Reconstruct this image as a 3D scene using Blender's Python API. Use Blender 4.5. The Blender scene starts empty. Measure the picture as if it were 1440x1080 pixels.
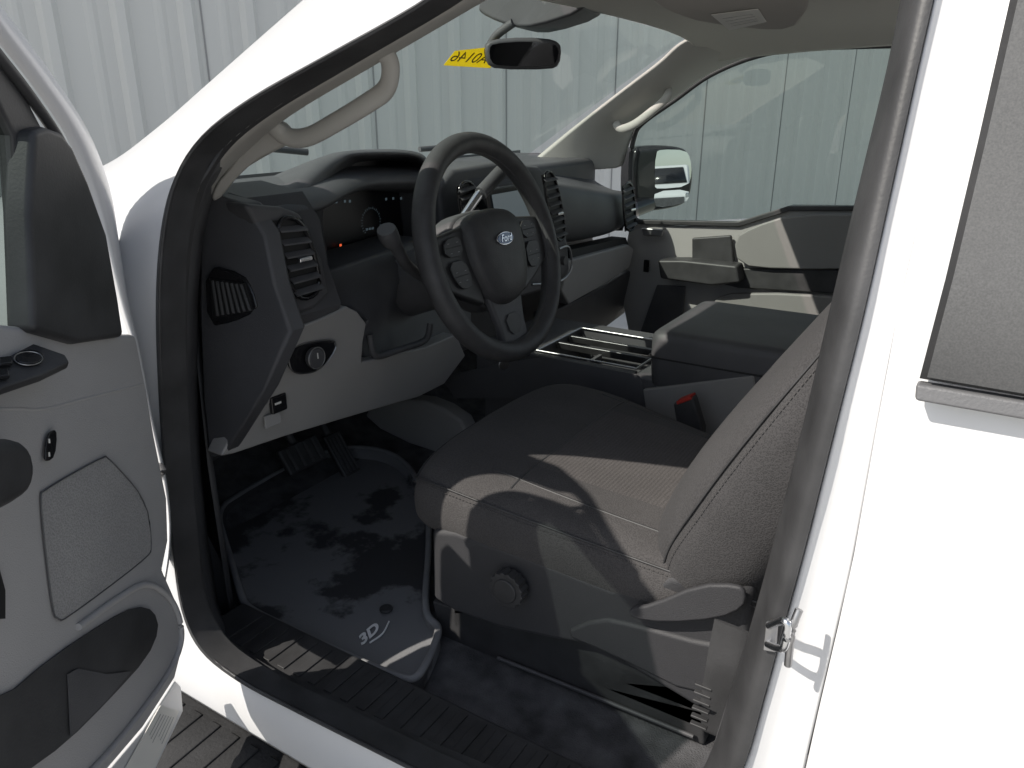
import bpy, bmesh, math, random
from mathutils import Vector, Matrix
random.seed(4)
sc=bpy.context.scene
rad=math.radians
# ---------------------------------------------------------------- camera calibration
YAW,PITCH,FPX=rad(32),rad(20),1080.0
C=Vector((.745,-.50,1.49))
F=Vector((-math.sin(YAW)*math.cos(PITCH),math.cos(YAW)*math.cos(PITCH),-math.sin(PITCH)))
R=Vector((math.cos(YAW),math.sin(YAW),0))
U=R.cross(F)
def ray(u,v): return F+R*((u-720)/FPX)+U*((540-v)/FPX)
def P(u,v,ax,val):
    d=ray(u,v); i='xyz'.index(ax)
    return C+d*((val-C[i])/d[i])
def PL(u,v,pt,n):
    d=ray(u,v); return C+d*((pt-C).dot(n)/d.dot(n))
def side(z): return .28*max(0,z-1.32)
def S(u,v,off=0.0):
    y=.05
    for _ in range(14):
        p=P(u,v,'y',y); y=side(p.z)+off
    return P(u,v,'y',y)
# ---------------------------------------------------------------- materials
MATS={}
def mat(name,col,rough=.5,metal=0,coat=0,bump=0,bscale=300,var=0,vscale=6,spec=.5,emit=None,estr=0,sheen=0):
    if name in MATS: return MATS[name]
    m=bpy.data.materials.new(name); m.use_nodes=True; nt=m.node_tree; b=nt.nodes['Principled BSDF']
    b.inputs['Base Color'].default_value=(*col,1); b.inputs['Roughness'].default_value=rough
    b.inputs['Metallic'].default_value=metal; b.inputs['Coat Weight'].default_value=coat
    b.inputs['Coat Roughness'].default_value=.22
    b.inputs['Specular IOR Level'].default_value=spec
    b.inputs['Sheen Weight'].default_value=sheen
    tc=nt.nodes.new('ShaderNodeTexCoord')
    if emit:
        b.inputs['Emission Color'].default_value=(*emit,1); b.inputs['Emission Strength'].default_value=estr
    if bump:
        n=nt.nodes.new('ShaderNodeTexNoise'); n.inputs['Scale'].default_value=bscale; n.inputs['Detail'].default_value=3
        bp=nt.nodes.new('ShaderNodeBump'); bp.inputs['Strength'].default_value=bump; bp.inputs['Distance'].default_value=.002
        nt.links.new(tc.outputs['Object'],n.inputs['Vector']); nt.links.new(n.outputs['Fac'],bp.inputs['Height'])
        nt.links.new(bp.outputs['Normal'],b.inputs['Normal'])
    if var:
        n=nt.nodes.new('ShaderNodeTexNoise'); n.inputs['Scale'].default_value=vscale; n.inputs['Detail'].default_value=6
        r=nt.nodes.new('ShaderNodeValToRGB'); r.color_ramp.elements[0].position=.3; r.color_ramp.elements[1].position=.72
        r.color_ramp.elements[0].color=(*[c*(1-var) for c in col],1); r.color_ramp.elements[1].color=(*[min(1,c*(1+var)) for c in col],1)
        nt.links.new(tc.outputs['Object'],n.inputs['Vector']); nt.links.new(n.outputs['Fac'],r.inputs['Fac'])
        nt.links.new(r.outputs['Color'],b.inputs['Base Color'])
    MATS[name]=m; return m
WHITE=mat('white_paint',(.68,.682,.69),.38,coat=.5,var=.02,vscale=3)
BLACK=mat('black_plastic',(.078,.078,.083),.52,bump=.25,bscale=900,var=.2,vscale=9)
DASHM=mat('dash_soft_plastic',(.084,.085,.092),.52,bump=.35,bscale=700,var=.18,vscale=7)
RUBBER=mat('seal_rubber',(.044,.044,.046),.5,bump=.1,bscale=400,var=.3,vscale=20)
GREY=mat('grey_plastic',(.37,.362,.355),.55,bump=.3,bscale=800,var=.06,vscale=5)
PGREY=mat('grey_plastic_sun_dimmed',(.24,.236,.23),.55,bump=.3,bscale=800,var=.06,vscale=5)  # same grey plastic, colour lowered to tone down the sunlit patches
DGREY=mat('door_grey_plastic',(.40,.392,.392),.55,bump=.3,bscale=800,var=.06,vscale=5)
TRIM=mat('pillar_trim',(.46,.447,.42),.6,bump=.2,bscale=900,var=.04)
CHAR=mat('charcoal_plastic',(.088,.088,.093),.5,bump=.3,bscale=800,var=.12,vscale=8)
BASE=mat('seat_base_plastic',(.044,.044,.048),.6,bump=.3,bscale=800,var=.1,vscale=8)
GLOSS=mat('gloss_black',(.016,.016,.018),.15)
CHROME=mat('chrome',(.72,.73,.75),.24,metal=1)
STEEL=mat('satin_steel',(.45,.45,.46),.38,metal=1,var=.2,vscale=30)
DSTEEL=mat('dark_satin_metal',(.16,.16,.165),.42,metal=1,var=.2,vscale=30)
CARPET=mat('carpet',(.10,.10,.105),.95,bump=1,bscale=500,var=.45,vscale=25,spec=.1)
HEAD=mat('headliner_cloth',(.58,.56,.52),.9,bump=.4,bscale=900,spec=.1)
VISOR=mat('visor_cloth',(.48,.46,.43),.9,bump=.4,bscale=900,spec=.1)
LEATHER=mat('wheel_leather',(.060,.060,.063),.52,bump=.35,bscale=600,var=.2,vscale=30)
VENTD=mat('vent_dark',(.014,.014,.015),.6)
LABEL=mat('label_paper',(.78,.77,.73),.7)
DIMW=mat('button_print',(.40,.40,.40),.7)
INK=mat('tag_ink',(.16,.12,.02),.7)
INKG=mat('grey_print',(.30,.30,.30),.7)
STRIPG=mat('sill_strip_grey',(.14,.14,.145),.5,bump=.2,bscale=500,var=.1)
RED=mat('red_plastic',(.42,.03,.02),.5)
BLUE=mat('blue_enamel',(.015,.05,.16),.2,coat=.5)
LITE=mat('lit_white_marks',(.08,.10,.11),.5,emit=(.6,.85,1),estr=.06)
LITR=mat('lit_red_mark',(.5,.05,.02),.5,emit=(1,.15,.05),estr=.8)
TYRE=mat('tyre',(.02,.02,.02),.8)
GROUND=mat('concrete',(.50,.49,.465),.9,bump=.5,bscale=60,var=.15,vscale=2)
YELLOW=bpy.data.materials.new('yellow_translucent_paper'); YELLOW.use_nodes=True; nt=YELLOW.node_tree
for n in list(nt.nodes): nt.nodes.remove(n)
o=nt.nodes.new('ShaderNodeOutputMaterial'); a=nt.nodes.new('ShaderNodeBsdfDiffuse'); b=nt.nodes.new('ShaderNodeBsdfTranslucent'); m_=nt.nodes.new('ShaderNodeMixShader'); m_.inputs[0].default_value=.65
for q in(a,b): q.inputs['Color'].default_value=(.92,.78,.08,1)
nt.links.new(a.outputs[0],m_.inputs[1]); nt.links.new(b.outputs[0],m_.inputs[2]); nt.links.new(m_.outputs[0],o.inputs[0])

def fabric(name,c1,c2,scale,ribs=False):
    m=bpy.data.materials.new(name); m.use_nodes=True; nt=m.node_tree; b=nt.nodes['Principled BSDF']; L=nt.links
    b.inputs['Roughness'].default_value=.95; b.inputs['Specular IOR Level'].default_value=.15; b.inputs['Sheen Weight'].default_value=.06
    tc=nt.nodes.new('ShaderNodeTexCoord')
    v=nt.nodes.new('ShaderNodeTexVoronoi'); v.inputs['Scale'].default_value=scale
    r=nt.nodes.new('ShaderNodeValToRGB'); r.color_ramp.elements[0].color=(*c2,1); r.color_ramp.elements[1].color=(*c1,1); r.color_ramp.elements[1].position=.6
    L.new(tc.outputs['Object'],v.inputs['Vector']); L.new(v.outputs['Distance'],r.inputs['Fac'])
    nz=nt.nodes.new('ShaderNodeTexNoise'); nz.inputs['Scale'].default_value=9; nz.inputs['Detail'].default_value=5; L.new(tc.outputs['Object'],nz.inputs['Vector'])
    rz=nt.nodes.new('ShaderNodeValToRGB'); rz.color_ramp.elements[0].position=.3; rz.color_ramp.elements[0].color=(.82,.82,.82,1); rz.color_ramp.elements[1].position=.7; L.new(nz.outputs['Fac'],rz.inputs['Fac'])
    mz=nt.nodes.new('ShaderNodeMixRGB'); mz.blend_type='MULTIPLY'; mz.inputs['Fac'].default_value=1; L.new(r.outputs['Color'],mz.inputs['Color1']); L.new(rz.outputs['Color'],mz.inputs['Color2'])
    col=mz.outputs['Color']; L.new(col,b.inputs['Base Color'])
    bp=nt.nodes.new('ShaderNodeBump'); bp.inputs['Strength'].default_value=.5; bp.inputs['Distance'].default_value=.001
    h=v.outputs['Distance']
    if ribs:
        w=nt.nodes.new('ShaderNodeTexWave'); w.inputs['Scale'].default_value=55; w.bands_direction='X'
        L.new(tc.outputs['Object'],w.inputs['Vector'])
        sx=nt.nodes.new('ShaderNodeSeparateXYZ'); L.new(tc.outputs['Object'],sx.inputs[0])
        def cmp(op,val,src):
            q=nt.nodes.new('ShaderNodeMath'); q.operation=op; q.inputs[1].default_value=val; L.new(src,q.inputs[0]); return q.outputs[0]
        def mul(a,b_):
            q=nt.nodes.new('ShaderNodeMath'); q.operation='MULTIPLY'; L.new(a,q.inputs[0]); L.new(b_,q.inputs[1]); return q.outputs[0]
        mask=mul(mul(cmp('GREATER_THAN',.385,sx.outputs[1]),cmp('LESS_THAN',.64,sx.outputs[1])),cmp('GREATER_THAN',.235,sx.outputs[0]))
        ww=mul(w.outputs['Fac'],mask)
        a=nt.nodes.new('ShaderNodeMath'); a.operation='ADD'; L.new(ww,a.inputs[0]); L.new(h,a.inputs[1]); h=a.outputs[0]
        mx=nt.nodes.new('ShaderNodeMixRGB'); mx.blend_type='MULTIPLY'; L.new(mask,mx.inputs['Fac']); L.new(col,mx.inputs['Color1'])
        mx.inputs['Color2'].default_value=(1.2,1.17,1.15,1); L.new(mx.outputs['Color'],b.inputs['Base Color'])
    L.new(h,bp.inputs['Height']); L.new(bp.outputs['Normal'],b.inputs['Normal'])
    return m
FAB=fabric('seat_cloth',(.074,.072,.074),(.038,.037,.0385),520)
FABR=fabric('seat_cloth_ribbed',(.092,.088,.088),(.049,.046,.047),520,True)
SPK=fabric('speaker_cloth',(.36,.354,.352),(.25,.245,.243),500)

def glass(name,tint,base=.03,top=.45,rough=0.0):
    m=bpy.data.materials.new(name); m.use_nodes=True; nt=m.node_tree
    for n in list(nt.nodes): nt.nodes.remove(n)
    o=nt.nodes.new('ShaderNodeOutputMaterial'); t=nt.nodes.new('ShaderNodeBsdfTransparent'); g=nt.nodes.new('ShaderNodeBsdfGlossy')
    mx=nt.nodes.new('ShaderNodeMixShader'); fr=nt.nodes.new('ShaderNodeLayerWeight'); fr.inputs[0].default_value=.5
    p=nt.nodes.new('ShaderNodeMath'); p.operation='POWER'; p.inputs[1].default_value=4
    q=nt.nodes.new('ShaderNodeMath'); q.operation='MULTIPLY_ADD'; q.inputs[1].default_value=top; q.inputs[2].default_value=base
    t.inputs['Color'].default_value=(*tint,1); g.inputs['Roughness'].default_value=rough
    nt.links.new(fr.outputs['Facing'],p.inputs[0]); nt.links.new(p.outputs[0],q.inputs[0])
    nt.links.new(q.outputs[0],mx.inputs[0]); nt.links.new(t.outputs[0],mx.inputs[1]); nt.links.new(g.outputs[0],mx.inputs[2]); nt.links.new(mx.outputs[0],o.inputs[0])
    return m
GLASS=glass('windshield_glass',(.80,.87,.835),.04,.2)
GLASS2=glass('side_glass',(.60,.68,.64),.05,.3)
GLASSD=glass('door_glass',(.25,.29,.28),.05,.3)  # mostly clear pane; the dark view behind it is put into the tint
# ---------------------------------------------------------------- mesh helpers
def link(ob,parent):
    sc.collection.objects.link(ob)
    if parent is not None:
        ob.parent=parent
        if parent.type=='EMPTY': ob.matrix_parent_inverse=Matrix.Translation(parent.location).inverted()
    return ob
def mk(name,vs,fs,m,parent=None,smooth=True,bevel=0,sub=0,solid=0,seg=2,ang=35):
    me=bpy.data.meshes.new(name); me.from_pydata([tuple(v) for v in vs],[],fs); me.update()
    bm=bmesh.new(); bm.from_mesh(me); bmesh.ops.recalc_face_normals(bm,faces=bm.faces); bm.to_mesh(me); bm.free()
    me.materials.append(m)
    if smooth:
        for p in me.polygons: p.use_smooth=True
        if not sub: me.set_sharp_from_angle(angle=rad(ang))
    ob=bpy.data.objects.new(name,me); link(ob,parent)
    if solid:
        s=ob.modifiers.new('solid','SOLIDIFY'); s.thickness=abs(solid); s.offset=1 if solid>0 else -1
    if bevel:
        b=ob.modifiers.new('bevel','BEVEL'); b.width=bevel; b.segments=seg; b.limit_method='ANGLE'; b.angle_limit=rad(40); b.harden_normals=True
    if sub:
        s=ob.modifiers.new('sub','SUBSURF'); s.levels=sub; s.render_levels=sub
    return ob
def chai(pts,n=2,closed=True):
    for _ in range(n):
        o=[]; k=len(pts); rng=range(k) if closed else range(k-1)
        if not closed: o.append(pts[0])
        for i in rng:
            a,b=pts[i],pts[(i+1)%k]; o.append(a*.75+b*.25); o.append(a*.25+b*.75)
        if not closed: o.append(pts[-1])
        pts=o
    return pts
def prism(name,pts,vec,m,parent=None,bevel=.003,ch=0,**k):
    pts=[Vector(p) for p in pts]
    if ch: pts=chai(pts,ch)
    n=len(pts); vec=Vector(vec)
    vs=pts+[p+vec for p in pts]
    fs=[list(range(n)),list(range(2*n-1,n-1,-1))]+[[i,(i+1)%n,(i+1)%n+n,i+n] for i in range(n)]
    return mk(name,vs,fs,m,parent,bevel=bevel,**k)
def strip(name,rows,m,parent=None,closed=False,**k):
    w=len(rows[0]); vs=[v for r in rows for v in r]; fs=[]
    for j in range(len(rows)-1):
        for i in range(w if closed else w-1):
            fs.append([j*w+i,j*w+(i+1)%w,(j+1)*w+(i+1)%w,(j+1)*w+i])
    return mk(name,vs,fs,m,parent,**k)
def cat(pts,n=8,closed=False):
    pts=[Vector(p) for p in pts]; k=len(pts); o=[]
    for i in range(k if closed else k-1):
        if closed: a,b,c,d=pts[i-1],pts[i],pts[(i+1)%k],pts[(i+2)%k]
        else: a,b,c,d=pts[max(i-1,0)],pts[i],pts[i+1],pts[min(i+2,k-1)]
        for s in range(n):
            t=s/n; o.append(.5*((2*b)+(c-a)*t+(2*a-5*b+4*c-d)*t*t+(3*b-a-3*c+d)*t**3))
    if not closed: o.append(pts[-1])
    return o
def tube(name,pts,r,m,parent=None,closed=False,n=6,rb=None,seg=12,up=None,rads=None):
    path=cat(pts,n,closed); k=len(path); vs=[];fs=[]
    up=Vector(up) if up else Vector((0,0,1)); rb=rb or r
    for i,p in enumerate(path):
        t=(path[(i+1)%k]-path[i-1]) if closed else (path[min(i+1,k-1)]-path[max(i-1,0)])
        t.normalize()
        a=t.cross(up)
        if a.length<.05: a=t.cross(Vector((1,0,0)))
        a.normalize(); b=a.cross(t)
        f=1 if rads is None else rads(i/(k-1))
        for s in range(seg):
            th=2*math.pi*s/seg; vs.append(p+a*math.cos(th)*r*f+b*math.sin(th)*rb*f)
    for i in range(k if closed else k-1):
        for s in range(seg):
            fs.append([i*seg+s,i*seg+(s+1)%seg,((i+1)%k)*seg+(s+1)%seg,((i+1)%k)*seg+s])
    if not closed: fs+= [list(range(seg)),list(range((k-1)*seg,k*seg))]
    return mk(name,vs,fs,m,parent,ang=60)
def box(name,c,s,m,parent=None,rot=None,bevel=.004,seg=3):
    vs=[];M=rot or Matrix.Identity(3)
    for x in(-.5,.5):
        for y in(-.5,.5):
            for z in(-.5,.5): vs.append(Vector(c)+M@Vector((x*s[0],y*s[1],z*s[2])))
    fs=[[0,1,3,2],[4,6,7,5],[0,4,5,1],[2,3,7,6],[0,2,6,4],[1,5,7,3]]
    return mk(name,vs,fs,m,parent,bevel=bevel,seg=seg)
def bx(name,x0,x1,y0,y1,z0,z1,m,parent,bevel=.004): return box(name,((x0+x1)/2,(y0+y1)/2,(z0+z1)/2),(x1-x0,y1-y0,z1-z0),m,parent,bevel=bevel)
def disc(name,c,ax,r,h,m,parent=None,n=40,bevel=.002,r2=None,notch=0):
    ax=Vector(ax).normalized(); a=ax.orthogonal().normalized(); b=ax.cross(a); pts=[]
    for i in range(n):
        th=2*math.pi*i/n; rr=r*(1-notch*(i%4<2)); pts.append(Vector(c)+a*math.cos(th)*rr+b*math.sin(th)*(r2 or rr))
    return prism(name,pts,ax*h,m,parent,bevel=bevel)
def text(name,s,o,ex,ey,size,m,parent,shear=0,mirror=False,depth=.0005,bold=0,wx=1):
    cu=bpy.data.curves.new(name,'FONT'); cu.body=s; cu.size=size; cu.extrude=depth; cu.shear=shear; cu.align_x='CENTER'; cu.align_y='CENTER'; cu.offset=bold
    t=bpy.data.objects.new(name+'_c',cu); sc.collection.objects.link(t); bpy.context.view_layer.update()
    me=bpy.data.meshes.new_from_object(t.evaluated_get(bpy.context.evaluated_depsgraph_get())); bpy.data.objects.remove(t)
    ex=Vector(ex).normalized(); ey=Vector(ey).normalized(); ez=ex.cross(ey)
    for v in me.vertices:
        v.co=Vector(o)+ex*v.co.x*wx*(-1 if mirror else 1)+ey*v.co.y+ez*v.co.z
    me.materials.clear(); me.materials.append(m); me.name=name
    return link(bpy.data.objects.new(name,me),parent)
def T(lst,ax): return [P(u,v,ax,w) for u,v,w in lst]
def TX(lst,x): return [P(u,v,'x',x) for u,v in lst]
def TY(lst,y): return [P(u,v,'y',y) for u,v in lst]
def TZ(lst,z): return [P(u,v,'z',z) for u,v in lst]
def lerp(a,b,t): return a+(b-a)*t
def bil(q,s,t): return lerp(lerp(q[0],q[1],s),lerp(q[3],q[2],s),t)
def rrect(x0,x1,y0,y1,r,k=6):
    o=[]
    for cx,cy,a0 in((x1-r,y1-r,0),(x0+r,y1-r,90),(x0+r,y0+r,180),(x1-r,y0+r,270)):
        for i in range(k+1):
            a=rad(a0+90*i/k); o.append(Vector((cx+r*math.cos(a),cy+r*math.sin(a),0)))
    return o
# ---------------------------------------------------------------- truck root
truck=bpy.data.objects.new('pickup_truck',None); truck.location=(.4,1.0,0); sc.collection.objects.link(truck)
truck['label']='white pickup truck cab with its driver door wide open'; truck['category']='pickup truck'
so=[(650,-34),(588,12),(468,78),(360,138),(292,190),(254,248),(236,320),(229,420),(232,540),(240,660),(250,760),(262,850),(290,910),(345,955),(430,1000),(520,1045),(600,1085),(700,1130),(800,1165),(920,1180),(1000,1150),(1045,1080),(1075,980),(1105,870),(1135,760),(1175,600),(1215,440),(1255,260),(1290,100),(1315,-10),(1335,-100)]
si=[(690,-34),(626,12),(490,92),(380,158),(318,208),(284,262),(266,330),(258,420),(258,540),(264,660),(274,760),(288,845),(312,895),(365,935),(445,975),(535,1018),(620,1055),(720,1095),(810,1125),(900,1135),(965,1110),(1003,1050),(1035,950),(1068,840),(1100,720),(1135,580),(1172,420),(1212,250),(1248,100),(1270,-10),(1290,-100)]
SO=[S(u,v,.012) for u,v in so]; SI=[S(u,v,.05) for u,v in si]
out=[Vector(p) for p in [(.03,.36,1.70),(-.05,.35,1.665),(-.17,.32,1.59),(-.29,.30,1.52),(-.40,.27,1.45),(-.50,.22,1.39),(-.62,.08,1.34),(-.64,.0,1.25),(-.64,-.01,1.15),(-.64,-.01,1.05),(-.62,-.01,.9),(-.5,-.005,.75),(-.35,-.002,.70)]]
for i in range(13,20): out.append(Vector((SO[i].x,-.002,.695)))
gap=[(1125,1150),(1128,1100),(1150,1000),(1178,880),(1200,780),(1232,600),(1262,440),(1305,250),(1340,100),(1362,-10),(1378,-100)]
out+= [S(u,v,.006) for u,v in gap]
mid=[a.lerp(b,.55)+Vector((0,-.012 if i<7 else (-.006 if i<20 else .012),.012 if i<6 else 0)) for i,(a,b) in enumerate(zip(out,SO))]
SOn=[p.lerp(q,.08)+Vector((0,.012,0)) for p,q in zip(SO,SI)]
rows=[cat(out,4),cat(mid,4),cat([a.lerp(b,.06) for a,b in zip(SO,out)],4),cat(SO,4),cat(SOn,4)]
body=strip('body_panel',rows,WHITE,truck,sub=1,solid=.002)
A=cat(SO,5);B=cat(SI,5); prof=[]
for k in range(9):
    t=k/8; h=math.sin(math.pi*t)*.014
    prof.append([a.lerp(b,t)+Vector((0,-h-.006,0)) for a,b in zip(A,B)])
prof=[[a+Vector((0,.03,0)) for a in A]]+prof+[[b+Vector((0,.006,0)) for b in B]]
strip('door_seal',prof,RUBBER,truck)
tube('seal_bead',[a.lerp(b,.12)+Vector((0,-.008,0)) for a,b in zip(SO,SI)],.0025,RUBBER,truck,n=4,seg=8)
l1=[P(u+12,v,'y',SI[i+4].y+.05) for i,(u,v) in enumerate(si[4:14])]
l2=[P(u+(20 if v<870 else 10),v-(0 if v<870 else 14),'y',SI[i+4].y+.12) for i,(u,v) in enumerate(si[4:14])]
strip('jamb_lining',[[p+Vector((0,-.004,0)) for p in SI[4:14]],l1,l2,[p+Vector((-.06,.0,0)) for p in l2]],BLACK,truck,solid=.003)
bl=[p+Vector((0,-.003,0)) for p in SI[20:31]]; strip('pillar_lining',[bl,[p+Vector((.02,.06,0)) for p in bl],[p+Vector((.08,.11,0)) for p in bl],[p+Vector((.3,.11,0)) for p in bl]],CHAR,truck,solid=.003)
fen=[[(-.64,.0,1.25),(-.64,-.01,1.0),(-.64,-.01,.6)],[(-1.2,.01,1.25),(-1.2,-.01,1.0),(-1.2,-.01,.6)],[(-1.75,.06,1.2),(-1.75,.04,1.0),(-1.75,.05,.6)]]
strip('fender',[[Vector(p) for p in r] for r in fen],WHITE,truck,solid=.003)
hood=[[Vector((x,y,z-.10*abs((y-1)/1)**3-.08*max(0,-x-1.2))) for x,z in((-.64,1.33),(-.95,1.31),(-1.3,1.28),(-1.75,1.22))] for y in (.02,.2,.5,.8,1,1.2,1.5,1.8,1.98)]
strip('hood',hood,WHITE,truck,sub=1,solid=.003)
prism('rocker_panel',[(-.5,.03,.70),(-.5,.05,.50),(-.5,.1,.5),(-.5,.1,.70)],(2.1,0,0),BLACK,truck,bevel=.01)
for a,b_ in(((350,206),(432,214)),((590,210),(640,206))): tube('wiper',[P(a[0],a[1],'x',-.72),P(b_[0],b_[1],'x',-.68)],.008,BLACK,truck,n=2)
# ---- rear door
rd=[(g[0]+.8,g[1]) for g in gap]
r0=[S(u,v,.012) for u,v in rd]; r1=[S(u,v,.005) for u,v in rd]; r1b=[p+Vector((.016,-.009,0)) for p in r1]
def shp(p,x): return Vector((x,side(p.z)-.008,p.z))
r2=[shp(p,1.0) for p in r1]; r3=[shp(p,1.75) for p in r1]
rear=strip('rear_door',[r0,r1,r1b,r2,r3],WHITE,truck,solid=-.004)
wp=[S(u,v,-.016) for u,v in [(1432,-100),(1420,0),(1375,200),(1330,390),(1293,532)]]
wb=wp[-1]
poly=wp+[Vector((1.0,side(wb.z)-.016,wb.z-.004)),Vector((1.6,side(wb.z)-.016,wb.z)),Vector((1.6,side(wp[0].z)-.016,wp[0].z)),Vector((1.1,side(wp[0].z)-.016,wp[0].z))]
DG=bpy.data.materials.new('dusty_tinted_glass'); DG.use_nodes=True; nt=DG.node_tree; b=nt.nodes['Principled BSDF']; b.inputs['Roughness'].default_value=.3
tc=nt.nodes.new('ShaderNodeTexCoord'); n1=nt.nodes.new('ShaderNodeTexNoise'); n1.inputs['Scale'].default_value=900; n1.inputs['Detail'].default_value=1
n2=nt.nodes.new('ShaderNodeTexNoise'); n2.inputs['Scale'].default_value=4; r=nt.nodes.new('ShaderNodeValToRGB')
r.color_ramp.elements[0].position=.3; r.color_ramp.elements[0].color=(.085,.087,.09,1); r.color_ramp.elements[1].position=.75; r.color_ramp.elements[1].color=(.18,.182,.185,1)
nt.links.new(tc.outputs['Object'],n1.inputs['Vector']); nt.links.new(tc.outputs['Object'],n2.inputs['Vector'])
ad=nt.nodes.new('ShaderNodeMath'); ad.operation='MULTIPLY_ADD'; ad.inputs[1].default_value=.6; nt.links.new(n2.outputs['Fac'],ad.inputs[0]);
m2=nt.nodes.new('ShaderNodeMath'); m2.operation='MULTIPLY'; m2.inputs[1].default_value=.4; nt.links.new(n1.outputs['Fac'],m2.inputs[0]); nt.links.new(m2.outputs[0],ad.inputs[2])
nt.links.new(ad.outputs[0],r.inputs['Fac']); nt.links.new(r.outputs['Color'],b.inputs['Base Color'])
mk('rear_window_frame',poly,[list(range(len(poly)))],RUBBER,rear,solid=.006)
w2=[p+Vector((.004,-.005,.003)) for p in wp]+[p+Vector((-.0,-.005,.003)) for p in poly[5:]]
mk('rear_window_glass',w2,[list(range(len(w2)))],DG,rear,solid=.002)
q=[S(u,v,-.019) for u,v in [(1288,540),(1286,564)]]
prism('window_sill_trim',[q[0],q[1],Vector((1.6,q[1].y,q[1].z-.003)),Vector((1.6,q[0].y,q[0].z-.003))],(0,.010,0),STRIPG,rear,bevel=.002)
# ---- striker latch
prism('door_striker',[S(u,v,.004) for u,v in [(1078,872),(1096,868),(1092,915),(1074,912)]],(0,-.003,0),STEEL,truck,bevel=.001)
tube('striker_loop',[S(1082,880,.0),S(1100,873,-.022),S(1108,880,-.026),S(1104,908,-.026),S(1096,912,-.02),S(1080,906,0)],.0028,CHROME,truck)
tube('striker_hook',[S(1124,857,-.02),S(1114,886,-.024),S(1108,935,-.02)],.0028,STEEL,truck)
tube('wiring_boot',[S(222,655,-.01),S(228,660,-.02),S(224,668,-.01)],.005,BLACK,truck)
# ---------------------------------------------------------------- glass & roof
DB,DT,PT,PB=map(Vector,((-.6,.25,1.335),(-.05,.35,1.66),(-.05,1.65,1.66),(-.6,1.75,1.335)))
g=[]
for j in range(7):
    t=j/6; g.append([lerp(lerp(DB,DT,t),lerp(PB,PT,t),i/12)+Vector((-.10*math.sin(math.pi*i/12)*(1-t*.7),0,.02*math.sin(math.pi*i/12)*t)) for i in range(13)])
strip('windshield',g,GLASS,truck)
rf=[[Vector((x,y,z+.07*math.sin(math.pi*(y-.3)/1.4))) for y in (.30,.4,.6,.8,1,1.2,1.4,1.6,1.7)] for x,z in((-.07,1.68),(.1,1.74),(.5,1.77),(1.0,1.77),(1.6,1.75))]
strip('roof_panel',rf,WHITE,truck,sub=1,solid=.004)
hl=[[Vector((x,y,z+dz)) for y,dz in((.30,-.03),(.4,0),(.6,.01),(1,.015),(1.4,.01),(1.6,0),(1.72,-.02),(1.8,-.06))] for x,z in((-.045,1.655),(.05,1.668),(.4,1.69),(1.0,1.69),(1.5,1.67))]
strip('headliner',hl,HEAD,truck,sub=1,solid=.003)
mk('cab_rear_wall',[(1.55,.02,.6),(1.55,2,.6),(1.55,1.8,1.8),(1.55,.25,1.8)],[[0,1,2,3]],DGREY,truck,solid=.01)
pw=TY([(888,215),(893,190),(905,175),(1000,108),(1060,82),(1130,70),(1275,66),(1275,300),(1190,300),(900,315)],1.91)
mk('passenger_window',pw,[list(range(len(pw)))],GLASS2,truck)
top=[P(738,232,'y',1.74),P(800,182,'y',1.72),P(870,128,'y',1.70),P(925,86,'y',1.68),P(968,52,'y',1.66),P(1060,34,'y',1.72),P(1140,36,'y',1.78),P(1280,44,'y',1.80)]
bot=[P(878,238,'y',1.88),P(890,195,'y',1.88),P(902,172,'y',1.88),P(950,140,'y',1.87),P(998,106,'y',1.87),P(1060,80,'y',1.86),P(1130,68,'y',1.86),P(1280,62,'y',1.86)]
md=[a.lerp(b,.5)+Vector((.02,-.03,-.01)) for a,b in zip(top,bot)]
strip('passenger_pillar_trim',[cat(top,4),cat(md,4),cat(bot,4)],TRIM,truck,sub=1,solid=.004)
tube('window_seal',[P(u,v,'y',1.885) for u,v in [(888,300),(887,230),(892,192),(905,172),(950,140),(998,106),(1060,80),(1130,68),(1280,63)]],.008,RUBBER,truck)
tube('grab_handle',[P(u,v,'y',y) for u,v,y in [(868,158,1.82),(866,172,1.78),(874,181,1.77),(892,175,1.76),(915,158,1.76),(935,140,1.77),(940,129,1.78),(934,118,1.82)]],.013,TRIM,truck,seg=14,n=5,rb=.009,up=(0,1,0))
vs=TZ([(890,-80),(905,-8),(930,14),(990,34),(1095,44),(1130,34),(1160,-80)],1.605)
prism('sun_visor',vs,(0,0,.014),VISOR,truck,bevel=.006,ch=1,seg=3)
lb=TZ([(1000,20),(1066,12),(1078,30),(1026,42)],1.604)
lab=prism('visor_label',lb,(0,0,-.001),LABEL,truck,bevel=0)
for k in range(4):
    a=bil(lb,.15,.25+.17*k); b_=bil(lb,.85,.25+.17*k)
    tube('label_print',[a+Vector((0,0,-.0012)),b_+Vector((0,0,-.0012))],.0002,INKG,lab,n=2,seg=5)
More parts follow.
